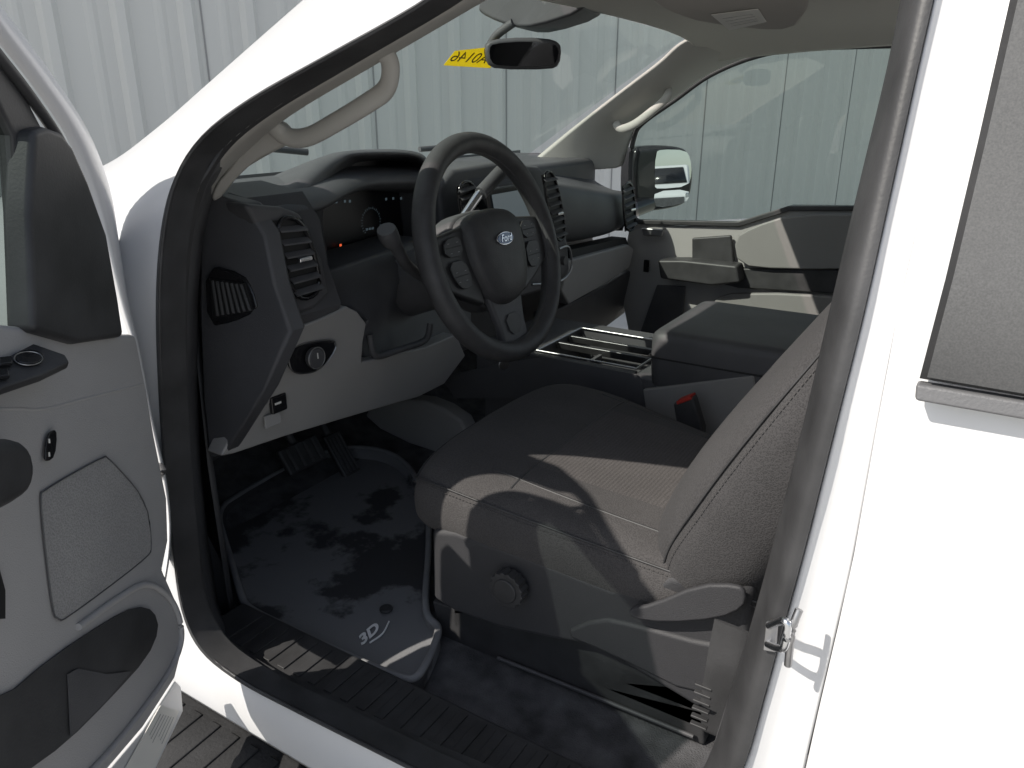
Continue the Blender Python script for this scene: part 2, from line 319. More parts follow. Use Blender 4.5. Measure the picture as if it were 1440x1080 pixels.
# ---- driver A pillar trim + grab handle
ta=[SI[i]+Vector((0,-.003,0)) for i in range(0,7)]
tb=[P(u,v,'y',y) for u,v,y in [(742,-34,.24),(660,14,.22),(518,97,.20),(408,163,.18),(345,215,.17),(303,261,.16),(278,330,.13)]]
strip('pillar_trim',[cat(ta,4),cat([a.lerp(b,.5)+Vector((.006,-.006,0)) for a,b in zip(ta,tb)],4),cat(tb,4),cat([p+Vector((-.02,.004,-.0)) for p in tb],4)],TRIM,truck,solid=.003)
tube('driver_grab_handle',[P(u,v,'y',y) for u,v,y in [(366,158,.17),(386,180,.19),(406,193,.20),(434,192,.205),(474,171,.205),(520,143,.205),(542,126,.205),(549,104,.20),(546,82,.195),(528,66,.18)]],.0115,TRIM,truck,seg=16,n=8,rb=.008,up=(0,1,0))
lowt=T([(296,268,.17),(338,215,.18),(374,160,.2),(412,178,.205),(412,200,.205),(376,218,.2),(340,240,.2),(300,290,.18)],'y')
prism('pillar_foot_trim',lowt,(-.02,.02,0),TRIM,truck,bevel=.005,ch=1)
# ---------------------------------------------------------------- exterior mirror (passenger)
mc=P(944,250,'y',2.13); dv=(mc-C).normalized(); rv=Vector((.985,.075,.018)).normalized(); mn=(rv-dv).normalized()
def MP(u,v,off=0): return PL(u,v,mc+mn*off,mn)
mo=[(892,212),(905,203),(960,205),(972,215),(978,245),(972,282),(955,292),(915,298),(896,292),(889,270)]
mh=prism('side_mirror',[MP(u,v) for u,v in mo],-mn*.09,GLOSS,truck,bevel=.02,ch=2,seg=4)
MIR=mat('mirror_glass',(.85,.87,.88),.01,metal=1)
prism('mirror_glass',[MP(u,v,.003) for u,v in [(922,214),(930,210),(964,211),(971,222),(973,244),(968,262),(925,266),(920,262)]],-mn*.002,MIR,mh,bevel=0,ch=1)
prism('mirror_glass',[MP(u,v,.003) for u,v in [(921,269),(968,266),(970,280),(955,288),(924,292),(919,285)]],-mn*.002,MIR,mh,bevel=0,ch=1)
tube('mirror_arm',[Vector((mc.x-.05,2.12,mc.z-.08)),Vector((mc.x-.08,1.93,mc.z-.1))],.03,GLOSS,mh)
# ---------------------------------------------------------------- interior mirror
rp=P(736,75,'y',1.0); rn=(C-rp).normalized(); rn=(rn+Vector((.35,-.1,-.05))).normalized()
rm=prism('rear_view_mirror',[PL(u,v,rp,rn) for u,v in [(682,66),(690,56),(740,52),(785,56),(791,68),(788,92),(775,98),(700,98),(685,90)]],-rn*.03,BLACK,truck,bevel=.008,ch=1,seg=3)
DM=mat('dim_mirror',(.16,.17,.18),.03,metal=1)
prism('mirror_glass',[PL(u,v,rp+rn*.002,rn) for u,v in [(688,68),(694,61),(740,58),(780,61),(786,70),(783,88),(772,93),(702,93),(690,87)]],-rn*.001,DM,rm,bevel=0,ch=1)
tube('mirror_stem',[P(690,62,'y',1.0),P(700,48,'y',1.0),P(722,32,'y',1.0)],.009,BLACK,rm)
prism('sensor_housing',[P(u,v,'y',1.0) for u,v in [(668,12),(690,-20),(780,-22),(825,-4),(820,16),(752,38),(720,38),(684,24)]],(-.03,.14,0),BLACK,truck,bevel=.008,ch=1,seg=3)
wn=(DT-DB).cross(Vector((0,1,0))).normalized()
st=[PL(u,v,DB.lerp(PB,.5)+Vector((-.05,0,.02)),wn) for u,v in [(624,92),(640,72),(696,66),(690,96)]]
sk=prism('window_sticker',st,wn*.001,YELLOW,truck,bevel=0)
ex=(st[3]-st[0]).normalized(); ey=(st[1]-st[0]); ey=(ey-ex*ey.dot(ex)).normalized()
cc=sum(st,Vector())/4
text('sticker_writing','A0146',cc+(C-cc).normalized()*.006,ex,ey,.050,INK,sk,mirror=True,shear=.25,bold=-.0006)
# ---------------------------------------------------------------- dashboard
stn=[(.2,-.19,1.378,.05),(.27,-.13,1.352,.03),(.4,-.15,1.358,.03),(.6,-.28,1.372,.03),(.8,-.28,1.362,.04),(.95,-.22,1.345,.06),(1.1,-.21,1.325,.12),(1.29,-.22,1.30,.16),(1.5,-.235,1.268,.15),(1.7,-.25,1.236,.13),(1.82,-.27,1.225,.12)]
drows=[]
for y,x,z,h in stn:
    drows.append([Vector((-.70,y,1.335)),Vector((-.5,y,1.35 if y<1 else 1.34)),Vector((x-.1,y,z+.012)),Vector((x-.02,y,z+.004)),Vector((x,y,z-.012)),Vector((x+.004,y,z-h*.6)),Vector((x-.012,y,z-h)),Vector((x-.08,y,z-h-.005))])
dash=strip('dashboard',drows,DASHM,truck,sub=2)
mk('dashboard_end_cap',drows[-1],[list(range(8))],DASHM,dash)
box('dashboard_core',(-.52,1.03,1.10),(.26,1.62,.46),BLACK,dash,bevel=.02)
ep=T([(281,268,.19),(300,274,.19),(345,286,.2),(372,330,.2),(386,400,.2),(409,466,.2),(370,550,.165),(314,640,.14),(294,645,.14),(284,560,.15),(279,430,.17)],'y')
prism('dashboard_end_panel',ep,(-.0,.03,0),DASHM,dash,bevel=.006)
prism('dashboard_side_block',[p+Vector((-.05,.03,0)) for p in ep],(0,.12,0),BLACK,dash,bevel=0)
q=T([(294,378,.178),(350,390,.188),(366,440,.188),(298,455,.172)],'y'); q=[p+Vector((0,-.006,0)) for p in q]
sv=prism('side_vent',chai([bil(q,s,t) for s,t in((-.03,-.08),(.9,-.08),(1.06,.3),(1.03,1.0),(.5,1.08),(-.03,1.05))],1),(0,.012,0),GLOSS,dash,bevel=.003)
q2=[bil(q,.12,.14),bil(q,.97,.14),bil(q,.95,.9),bil(q,.12,.9)]
prism('vent_shade_plate',[p+Vector((0,-.002,0)) for p in q2],(0,.002,0),VENTD,dash,bevel=0)  # solid near-black plate stands in for the shade inside the vent
for k in range(7):
    a=bil(q2,.08+k*.135,.04); b_=bil(q2,.14+k*.135,.96)
    prism('vent_slat',[a+Vector((0,-.005,0)),a+Vector((.003,-.003,0)),b_+Vector((.003,-.003,0)),b_+Vector((0,-.005,0))],(0,.003,0),RUBBER,dash,bevel=.0008)
bz=TX([(345,286),(398,291),(424,300),(455,366),(466,412),(444,434),(412,446),(407,466),(394,462),(384,400),(368,330)],-.095)
bez=prism('vent_bezel',bz,(-.05,0,0),BLACK,dash,bevel=.008,seg=3)
def vent(q,n,parent,x_off=.012,tab=None):
    prism('vent_shade_plate',[p+Vector((.002,0,0)) for p in q],(-.001,0,0),VENTD,parent,bevel=0)  # flat dark plate paints the shade behind the slats, no hole
    fr=chai(q,1)
    tube('vent_frame',[p+Vector((.004,0,0)) for p in fr],.0035,GLOSS,parent,closed=True,n=3,seg=8)
    for k in range(n):
        t=(k+.6)/(n+.2); a=bil(q,.04,t); b=bil(q,.96,t)
        prism('vent_slat',[a+Vector((.004,0,.003)),b+Vector((.004,0,.003)),b+Vector((x_off,0,-.003)),a+Vector((x_off,0,-.003))],(0,0,-.0025),BLACK,parent,bevel=.0006)
    if tab is not None:
        a=bil(q,.3,tab); b=bil(q,.72,tab); box('vent_tab',(a+b)/2+Vector((x_off+.003,0,0)),(.008,(b-a).length,.007),CHROME,parent,bevel=.002)
vent(TX([(382,310),(424,308),(452,408),(410,422)],-.095),6,bez,tab=.5)
ro=T([(425,388,-.11),(410,330,-.12),(403,290,-.13),(424,252,-.19),(462,216,-.29),(500,205,-.33),(592,208,-.33),(612,238,-.3),(610,300,-.27)],'x')
rr=T([(460,384,-.19),(447,330,-.21),(444,292,-.22),(458,254,-.25),(480,226,-.27),(505,215,-.27),(583,217,-.27),(602,240,-.27),(600,300,-.27)],'x')
ri=T([(463,384,-.20),(450,331,-.22),(448,293,-.23),(462,256,-.26),(483,229,-.28),(507,218.5,-.28),(581,220,-.28),(599,242,-.28),(597,300,-.28)],'x')
re=T([(470,384,-.34),(456,335,-.36),(455,292,-.36),(470,260,-.36),(492,235,-.36),(512,227,-.36),(576,228,-.36),(590,248,-.36),(588,302,-.36)],'x')
rb=[p+Vector((-.16,0,-.05)) for p in ro]
hd=strip('cluster_hood',[cat(r_,4) for r_ in (rb,ro,rr,ri,re)],DASHM,dash,sub=1)
cf=TX([(462,392),(448,330),(447,288),(465,255),(490,228),(585,220),(600,245),(600,350)],-.362)
CLUM=mat('cluster_face',(.010,.010,.012),.45)
clu=prism('instrument_cluster',cf,(-.02,0,0),CLUM,dash,bevel=0)
c0=P(522,312,'x',-.355)
for k in range(24):
    a=rad(-40+k*11.5); p=c0+Vector((0,math.cos(a)*.026,math.sin(a)*.026)); d=Vector((0,math.cos(a),math.sin(a)))
    tube('gauge_mark',[p,p+d*(.003 if k%2 else .005)],.0004,LITE,clu,n=1,seg=5)
for u,v in [(447,288),(458,287),(470,286),(482,285),(489,285),(540,282),(550,281),(561,281),(572,280),(583,280)]:
    p=P(u+3,v-2,'x',-.353); box('gauge_mark',p,(.001,.005,.005),LITE,clu,bevel=0)
text('gauge_numbers','20 40 60',P(520,322,'x',-.353),(0,1,0),(0,0,1),.007,LITE,clu)
box('warning_light',P(479,345,'x',-.353),(.001,.005,.005),LITR,clu,bevel=0)
lc=T([(452,384,-.19),(600,335,-.24),(660,360,-.24),(665,480,-.2),(600,500,-.17),(512,508,-.15),(505,480,-.13),(516,452,-.12),(490,432,-.12),(462,428,-.13)],'x')
prism('column_surround',lc,(-.12,0,0),BLACK,dash,bevel=.006)
tube('storage_lip',[P(u,v,'x',-.125) for u,v in [(520,470),(528,500),(560,492),(598,478),(605,455)]],.006,BLACK,dash,n=6)
kp=T([(410,464,-.10),(449,449,-.10),(488,431,-.10),(503,438,-.102),(516,455,-.105),(511,480,-.11),(509,509,-.12),(535,503,-.13),(600,488,-.145),(642,470,-.155),(655,500,-.17),(625,540,-.19),(590,558,-.19),(500,584,-.18),(400,614,-.165),(330,638,-.152),(311,642,-.15),(328,608,-.14),(345,580,-.13),(380,520,-.11)],'x')
prism('knee_panel',kp,(-.035,0,0),GREY,dash,bevel=.004,seg=3)
sw=T([(402,512,-.113),(404,490,-.113),(430,480,-.113),(466,477,-.113),(469,490,-.113),(447,520,-.117),(412,526,-.117)],'x')
hs=prism('light_switch',sw,(.006,0,0),GLOSS,dash,bevel=.002,ch=1)
tube('switch_outline',[p+Vector((.006,0,0)) for p in chai(sw,1)],.0011,STEEL,hs,closed=True,n=2,seg=6)
kc=P(439,502,'x',-.105); disc('switch_knob',kc,(1,0,0),.016,.012,BLACK,hs,bevel=.003)
tube('knob_ring',[kc+Vector((.010,math.cos(i*math.pi/6)*.0165,math.sin(i*math.pi/6)*.0165)) for i in range(12)],.0009,STEEL,hs,closed=True,n=3,seg=8)
box('switch_mark',kc+Vector((.0125,0,.004)),(.001,.0015,.009),LABEL,hs,bevel=0)
box('brake_release',P(391,567,'x',-.128),(.008,.03,.028),GLOSS,dash,bevel=.003)
box('brake_release_mark',P(391,567,'x',-.123),(.001,.012,.003),LABEL,dash,bevel=0)
box('fuse_door',P(383,590,'x',-.134),(.004,.03,.02),GREY,dash,bevel=.001)
cs=T([(618,262,-.25),(640,238,-.25),(700,228,-.24),(760,234,-.21),(786,256,-.2),(800,345,-.195),(803,382,-.195),(790,402,-.2),(700,430,-.22),(630,400,-.24)],'x')
stk=prism('centre_stack',cs,(-.12,0,0),DASHM,dash,bevel=.012)
SCR=mat('screen',(.16,.20,.22),.35,emit=(.55,.68,.75),estr=.08)  # pale sky reflection put into the base colour, with a faint added glow
sq=TX([(690,274),(746,264),(759,340),(704,352)],-.180)
prism('screen_frame',[bil(sq,s,t) for s,t in((-.12,-.1),(1.1,-.1),(1.1,1.08),(-.12,1.08))],(-.025,0,0),GLOSS,stk,bevel=.003)
prism('touch_screen',[p+Vector((.003,0,0)) for p in sq],(-.001,0,0),SCR,stk,bevel=0)
vent(TX([(760,246),(778,242),(795,332),(778,338)],-.178),8,stk,tab=.6)
vent(TX([(640,262),(664,254),(676,318),(652,326)],-.215),6,stk)
tube('stack_trim',[P(u,v,'x',-.188) for u,v in [(786,350),(800,348),(803,378),(786,396),(748,400)]],.003,STEEL,stk,n=5,seg=8)
for k in range(3):
    c=P(750+k*20,372-k*3,'x',-.19); disc('climate_knob',c,(1,0,0),.012,.012,BLACK,stk,bevel=.002)
vent(TX([(873,262),(888,256),(893,318),(878,326)],-.235),6,dash,tab=.55)
sl=T([(800,352,-.24),(880,334,-.26),(884,345,-.26),(802,370,-.24)],'x'); prism('dash_tray',sl,(-.05,0,0),VENTD,dash,bevel=0)
pl=T([(800,366,-.225),(884,344,-.24),(892,350,-.24),(886,376,-.25),(850,400,-.25),(800,428,-.25),(790,410,-.23)],'x')
prism('passenger_dash_panel',pl,(-.04,0,0),GREY,dash,bevel=.006)
gb=T([(796,430,-.26),(850,402,-.27),(888,380,-.27),(880,440,-.3),(840,470,-.3),(770,478,-.29),(770,440,-.27)],'x')
prism('glove_box',gb,(-.05,0,0),BLACK,dash,bevel=.008)
# ---------------------------------------------------------------- steering wheel
W=P(695,349,'y',.63)
al=rad(17); wn_=Vector((math.cos(al),0,math.sin(al))); wu=Vector((-math.sin(al),0,math.cos(al))); wy=Vector((0,1,0))
def WP(a,b,c=0): return W+wy*a+wu*b+wn_*c
wr=.184
wheel=tube('steering_wheel',[WP(math.cos(i*math.pi/12)*wr,math.sin(i*math.pi/12)*wr) for i in range(24)],.0180,LEATHER,truck,closed=True,n=5,seg=20,up=wn_,rb=.0195)
tube('rim_seam',[WP(math.cos(i*math.pi/12)*(wr-.0173),math.sin(i*math.pi/12)*(wr-.0173),.004) for i in range(24)],.0012,BLACK,wheel,closed=True,n=4,seg=6,up=wn_)
hubp=[(-.072,.060),(0,.070),(.072,.060),(.083,.02),(.075,-.04),(.050,-.088),(0,-.101),(-.050,-.088),(-.075,-.04),(-.083,.02)]
hp=chai([Vector((a,b,0)) for a,b in hubp],2)
rows=[]
for s,c in((1.0,-.035),(1.02,0),(.98,.010),(.90,.018),(.6,.024),(.25,.026)):
    rows.append([WP(p.x*s,(p.y+.01)*s-.01,c) for p in hp])
n=len(hp); vs_=[v for r_ in rows for v in r_]; fs_=[[j*n+i,j*n+(i+1)%n,(j+1)*n+(i+1)%n,(j+1)*n+i] for j in range(len(rows)-1) for i in range(n)]+[list(range((len(rows)-1)*n,len(rows)*n))]
hub=mk('airbag_cover',vs_,fs_,LEATHER,wheel,ang=50)
prism('wheel_back_cover',[WP(p.x*1.08,p.y*1.08,-.02) for p in hp],wn_*-.05,BLACK,wheel,bevel=.01)
for sgn in(-1,1):
    prism('spoke',[WP(sgn*a,b,0) for a,b in((.065,.050),(.12,.044),(.182,.038),(.182,-.036),(.12,-.066),(.065,-.09))],wn_*-.02,RUBBER,wheel,bevel=.006)
    for pp in(((.094,.036),(.142,.032),(.146,.004),(.096,.002)),((.096,-.004),(.144,-.004),(.136,-.038),(.118,-.054),(.090,-.048))):
        pad=chai([WP(sgn*a,b,.002) for a,b in pp],1)
        prism('button_pad',pad,wn_*.003,RUBBER,wheel,bevel=.001)
        cx=sum((Vector(a_) for a_ in pp),Vector((0,0)))/len(pp)
        tube('button_divider',[WP(sgn*(cx.x-.02),cx.y,.0052),WP(sgn*(cx.x+.02),cx.y,.0052)],.0006,VENTD,wheel,n=1,seg=5)
        for dx,dy in((-.012,.007),(.012,.007),(-.010,-.009),(.010,-.009)):
            c=WP(sgn*(cx.x+dx),cx.y+dy,.0054); tube('button_mark',[c-wy*.0022,c+wy*.0022],.0005,DIMW,wheel,n=1,seg=5)
prism('lower_spoke',[WP(a,b,.0) for a,b in((-.056,-.07),(.056,-.07),(.042,-.13),(.040,-.18),(-.040,-.18),(-.042,-.13))],wn_*-.016,BLACK,wheel,bevel=.006)
prism('spoke_slot',chai([WP(a,b,.002) for a,b in((-.024,-.118),(.024,-.118),(.018,-.155),(-.018,-.155))],1),wn_*.001,RUBBER,wheel,bevel=0)
ec=WP(0,.012,.0255)
def ell(a,b,c,off): return [ec+wy*(math.cos(t)*a)+wu*(math.sin(t)*b)+wn_*off for t in [i*math.pi/16 for i in range(32)]]
prism('emblem',ell(.026,.0115,0,0),wn_*.003,CHROME,wheel,bevel=.001)
prism('emblem_field',ell(.024,.0098,0,.0031),wn_*.0008,BLUE,wheel,bevel=0)
text('emblem_lettering','Ford',ec+wn_*.0045,wy,wu,.0175,CHROME,wheel,shear=.35)
tube('steering_column',[WP(0,-.01,-.05),WP(0,-.02,-.12),WP(0,-.03,-.26)],.055,BLACK,truck,rb=.06,n=5,seg=20,up=wu)
tube('turn_signal_stalk',[P(600,395,'x',-.10),P(572,372,'x',-.08),P(556,345,'x',-.07),P(548,330,'x',-.065)],.011,BLACK,truck,n=6,rads=lambda t:.7+.5*t)
tube('stalk_tip',[P(551,340,'x',-.065),P(546,330,'x',-.062),P(543,322,'x',-.060)],.0165,CHAR,truck,n=3,rads=lambda t:.9+.1*math.sin(t*3))
gs=tube('gear_lever',[P(640,320,'x',-.09),P(655,300,'x',-.085),P(678,268,'x',-.08),P(700,245,'x',-.075),P(708,238,'x',-.073)],.009,CHROME,truck,n=6,rads=lambda t:.8+.35*t)
tube('gear_lever_tip',[P(676,272,'x',-.078),P(700,246,'x',-.074),P(709,237,'x',-.072)],.0130,BLACK,gs,n=5)
disc('key_fob',P(708,512,'x',-.06),(1,-.6,0),.012,.004,STEEL,truck)
# ---------------------------------------------------------------- floor, firewall, pedals
fl=[]
for x,z in((-.80,1.0),(-.62,.80),(-.5,.70),(-.3,.69),(.2,.69),(1.5,.69)):
    fl.append([Vector((x,y,z)) for y in (.14,.4,.9,1.4,1.88)])
strip('carpet',fl,CARPET,truck,sub=1,solid=.005)
mk('firewall',[(-.72,.12,.6),(-.72,1.9,.6),(-.72,1.9,1.34),(-.72,.12,1.34)],[[0,1,2,3]],BLACK,truck)
mk('kick_panel',[(-.75,.145,.6),(-.20,.145,.6),(-.20,.145,.98),(-.24,.19,1.34),(-.75,.2,1.34)],[[0,1,2,3,4]],BLACK,truck,solid=.01)
for nm,c,s in(('brake_pedal',P(425,640,'x',-.40),(.015,.105,.06)),('accelerator_pedal',P(480,640,'x',-.42),(.015,.05,.11))):
    pm=Matrix.Rotation(rad(-35),3,'Y'); pd=box(nm,c,s,RUBBER,truck,rot=pm,bevel=.006)
    for k in range(4): box('pedal_rib',c+pm@Vector((.009,(k-1.5)*s[1]/4.6,0)),(.004,.006,s[2]*.8),BLACK,pd,rot=pm,bevel=.001)
    tube('pedal_arm',[c+Vector((-.01,0,0)),c+Vector((-.08,0,.12)),c+Vector((-.1,0,.3))],.008,BLACK,pd)
tc_=TY([(505,578),(560,560),(610,566),(660,600),(650,640),(600,650),(520,630)],.84)
prism('tunnel_cover',tc_,(0,.05,0),GREY,truck,bevel=.01,ch=1)
spx=prism('sill_plate',[(-.17,.062,.742),(-.17,.150,.742),(-.17,.165,.70),(-.17,.165,.68),(-.17,.062,.68)],(.82,0,0),RUBBER,truck,bevel=.004)
for k in range(24):
    x=-.12+k*.030; box('sill_rib',(x,.108,.743),(.014,.066,.003),RUBBER,spx,bevel=.001)
# ---------------------------------------------------------------- seat
def section(x,y0,y1,z0,z1,dish,n=36,e=2.8):
    o=[];cy=(y0+y1)/2;cz=(z0+z1)/2
    for i in range(n):
        t=2*math.pi*i/n; c,s=math.cos(t),math.sin(t)
        a=math.copysign(abs(c)**(2/e),c); b=math.copysign(abs(s)**(2/e),s)
        z=cz+b*(z1-z0)/2
        if s>0: z+=dish*(abs(a)**2.5-.5)*abs(b)
        o.append(Vector((x,cy+a*(y1-y0)/2,z)))
    return o
sec=[(.098,.37,.66,.905,.94,0),(.078,.335,.70,.882,.968,.0),(.068,.303,.735,.864,.992,.004),(.080,.284,.757,.855,1.008,.008),(.118,.276,.768,.850,1.013,.016),(.19,.273,.768,.848,1.008,.022),(.27,.273,.748,.848,1.0,.026),(.38,.273,.708,.848,.993,.026),(.5,.273,.68,.848,.987,.024),(.62,.273,.67,.848,.982,.02)]
rows=[section(*s) for s in sec]; crow=rows; n=36
sb=T([(606,745,.275),(640,748,.275),(760,790,.275),(860,828,.275),(905,826,.275),(940,812,.275),(1045,812,.275),(1060,830,.275),(1050,905,.275),(1012,960,.275),(985,1000,.275),(840,912,.275),(775,900,.275),(700,884,.275),(640,862,.275),(608,842,.275)],'y')
seat=prism('driver_seat',sb,(0,.03,0),BASE,truck,bevel=.010,seg=4)
vs_=[v for r_ in rows for v in r_]; fs_=[[j*n+i,j*n+(i+1)%n,(j+1)*n+(i+1)%n,(j+1)*n+i] for j in range(len(rows)-1) for i in range(n)]+[list(range(n)),list(range((len(rows)-1)*n,len(rows)*n))]
mk('seat_cushion',vs_,fs_,FABR,seat,sub=2)
STITCH=mat('stitching',(.085,.08,.08),.8)
def stitches(name,pts,step=.006,r=.0006):
    path=cat(pts,10); vs=[];fs=[];acc=0
    segs=[]
    for a,b in zip(path,path[1:]):
        L=(b-a).length; d=(b-a).normalized() if L>0 else Vector((1,0,0)); s=0
        while acc+ (L-s) >= step:
            s+=step-acc; acc=0; segs.append((a+d*s,d))
        acc+=L-s
    for p,d in segs:
        u_=d.orthogonal().normalized(); w_=d.cross(u_); k=len(vs)
        for e in(-1,1):
            for q in range(4): vs.append(p+d*e*step*.32+(u_*math.cos(q*math.pi/2)+w_*math.sin(q*math.pi/2))*r)
        fs+=[[k+q,k+(q+1)%4,k+4+(q+1)%4,k+4+q] for q in range(4)]+[[k,k+1,k+2,k+3],[k+4,k+5,k+6,k+7]]
    return mk(name,vs,fs,STITCH,seat)
tube('cushion_seam',[r_[16]+Vector((0,.0003,0)) for r_ in crow[2:]],.0016,RUBBER,seat,seg=8,n=4)
stitches('cushion_stitching',[r_[16].lerp(r_[17],.35)+Vector((0,-.0011,0)) for r_ in crow[2:]])
tube('cushion_seam',[crow[2][i]+Vector((-.001,0,0)) for i in range(2,17)],.0014,RUBBER,seat,seg=8,n=3)
for i in (5,13): tube('seat_seam',[r_[i]+Vector((0,0,-.0010)) for r_ in crow[5:]],.0020,RUBBER,seat,seg=8,n=4)
rs=[a.lerp(b,.55) for a,b in zip(crow[5],crow[6])]
tube('seat_seam',[rs[i]+Vector((0,0,-.0010)) for i in range(4,15)],.0020,RUBBER,seat,seg=8,n=3)
rows=[]; ax=Vector((.46,0,.888)); fn=Vector((-.888,0,.46))
for s,y0,y1,th,d in [(-.085,.33,.66,.06,0),(-.082,.30,.675,.12,0),(-.06,.284,.685,.165,.0),(-.01,.270,.69,.20,.01),(.08,.256,.70,.215,.02),(.2,.258,.71,.205,.028),(.35,.278,.72,.172,.028),(.5,.30,.72,.14,.018),(.6,.33,.70,.10,.0),(.62,.4,.66,.04,0)]:
    base=Vector((.443,0,1.0))+ax*s-fn*.087; o=[]
    for i in range(36):
        t=2*math.pi*i/36; c,q_=math.cos(t),math.sin(t); a=math.copysign(abs(c)**.86,c); b=math.copysign(abs(q_)**.80,q_)
        f=b*th/2+(d*(abs(a)**3-.5) if q_>0 else 0)
        gr_=.007 if i in(16,) and 1<len(rows)<9 else 0
        o.append(base+fn*(f)+Vector((0,(y0+y1)/2+a*(y1-y0)/2+gr_,0)))
    rows.append(o)
vs_=[v for r_ in rows for v in r_]; fs_=[[j*36+i,j*36+(i+1)%36,(j+1)*36+(i+1)%36,(j+1)*36+i] for j in range(len(rows)-1) for i in range(36)]+[list(range(36)),list(range(9*36,360))]
mk('seat_backrest',vs_,fs_,FAB,seat,sub=2)
sl_=[rows[1][20],rows[2][18],rows[2][17]]+[rows[j][16] for j in range(3,9)]
tube('backrest_seam',[p+Vector((0,-.0003,0)) for p in sl_],.0014,RUBBER,seat,seg=8,n=8)
stitches('backrest_stitching',[rows[1][20]+Vector((.006,-.001,0)),rows[2][18].lerp(rows[2][19],.3)+Vector((0,-.0012,0)),rows[2][17].lerp(rows[2][18],.5)+Vector((0,-.0012,0))]+[rows[j][16].lerp(rows[j][17],.45)+Vector((0,-.0006,0)) for j in range(3,9)])
kc=P(717,825,'y',.262); disc('adjuster_knob',kc+Vector((0,.006,0)),(0,-1,0),.027,.018,RUBBER,seat,bevel=.003,n=64,notch=.07)
disc('knob_cap',kc+Vector((0,-.010,0)),(0,-1,0),.018,.005,RUBBER,seat,bevel=.002)
lv=T([(885,852,.262),(920,846,.262),(985,818,.262),(1040,818,.262),(1052,830,.262),(1050,850,.262),(1015,866,.262),(940,872,.262),(890,866,.262)],'y')
prism('recline_lever',lv,(0,-.008,0),BASE,seat,bevel=.004,ch=1,seg=3)
lw=T([(785,892,.270),(840,868,.270),(890,878,.270),(1000,908,.270),(1030,905,.270),(1012,955,.270),(985,985,.270),(850,918,.270)],'y')
prism('base_lower_flare',lw,(0,.03,0),BASE,seat,bevel=.006,ch=1,seg=3)
rl=T([(607,845,.30),(800,905,.30),(990,985,.30),(990,1050,.30),(620,900,.30)],'y'); prism('seat_rail_cover',rl,(0,.35,0),RUBBER,seat,bevel=.004)
tube('rail_groove',[P(u,v,'y',.293) for u,v in [(700,925),(850,985),(975,1036)]],.003,BLACK,seat,n=3)
box('seat_riser',(.38,.49,.78),(.50,.38,.13),RUBBER,seat,bevel=.01)
bu=prism('seat_buckle',TY([(946,568),(974,558),(988,604),(984,645),(962,645),(953,610)],.76),(.0,.024,0),RUBBER,truck,bevel=.005,seg=3)
prism('buckle_button',TY([(950,565),(971,557),(973,562),(952,570)],.758),(0,.026,0),RED,bu,bevel=.002)
for k in range(6): box('anchor_rib',P(990-k*1.5,965+k*11,'y',.14),(.018,.006,.003),RUBBER,truck,bevel=.001)
tube('seat_belt',[P(1030,880,'y',.14),P(1018,940,'y',.14),P(1008,1000,'y',.14)],.018,RUBBER,truck,rb=.002,up=(0,1,0),n=4)
# ---------------------------------------------------------------- console
con=bx('centre_console',-.18,.74,.86,1.145,.685,.915,BLACK,truck,bevel=.006)
bx('console_front_deck',-.20,-.056,.858,1.147,.90,.986,BLACK,con)
bx('console_bin',.182,.742,.856,1.149,.90,.984,BLACK,con,bevel=.008)
bx('tray_wall',-.058,.184,.8575,.878,.90,.9855,BLACK,con,bevel=.003)
bx('tray_wall',-.058,.184,1.092,1.1475,.90,.9855,BLACK,con,bevel=.003)
for yy in(.975,1.035): bx('tray_bar',-.056,.183,yy-.005,yy+.005,.968,.984,DSTEEL,con,bevel=.002)
bx('tray_divider',.055,.063,.879,.965,.915,.975,CHAR,con,bevel=.001)
for cxx in(-.0,.12):
    disc('cup_holder_ring',(cxx,.922,.918),(0,0,1),.040,.004,CHAR,con,bevel=.001)
c4=[Vector((-.054,.880,.988)),Vector((-.054,1.090,.988)),Vector((.180,1.090,.988)),Vector((.180,.880,.988))]
for a,b_ in zip(c4,c4[1:]+c4[:1]): tube('tray_rim',[a,b_],.0026,STEEL,con,n=1,seg=8)
sd=T([(768,502,.853),(897,527,.853),(905,545,.853),(925,590,.853),(870,590,.853),(790,560,.853),(640,560,.853),(620,530,.853),(700,512,.853)],'y')
prism('console_side',sd,(0,.003,0),CHAR,con,bevel=.001)
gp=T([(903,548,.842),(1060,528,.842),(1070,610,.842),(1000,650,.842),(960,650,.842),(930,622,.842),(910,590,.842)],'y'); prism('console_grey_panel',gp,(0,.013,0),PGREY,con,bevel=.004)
am=rrect(.215,.74,.845,1.155,.024)
cen=Vector((.477,1.0,0)); rows=[]
def ins(d,z): return [Vector((p.x-math.copysign(d,p.x-cen.x),p.y-math.copysign(d,p.y-cen.y),z)) for p in am]
rows=[ins(.010,.962),ins(.003,.975),ins(.0,1.02),ins(.0,1.062),ins(.003,1.074),ins(.009,1.080),ins(.018,1.082)]
n=len(am); vs_=[v for r_ in rows for v in r_]; fs_=[[j*n+i,j*n+(i+1)%n,(j+1)*n+(i+1)%n,(j+1)*n+i] for j in range(6) for i in range(n)]+[list(range(6*n,7*n))]
mk('console_armrest',vs_,fs_,BLACK,con,ang=60)
tube('armrest_lip',[p+Vector((0,0,1.030)) for p in am[::2]],.002,VENTD,con,closed=True,n=2,seg=6)
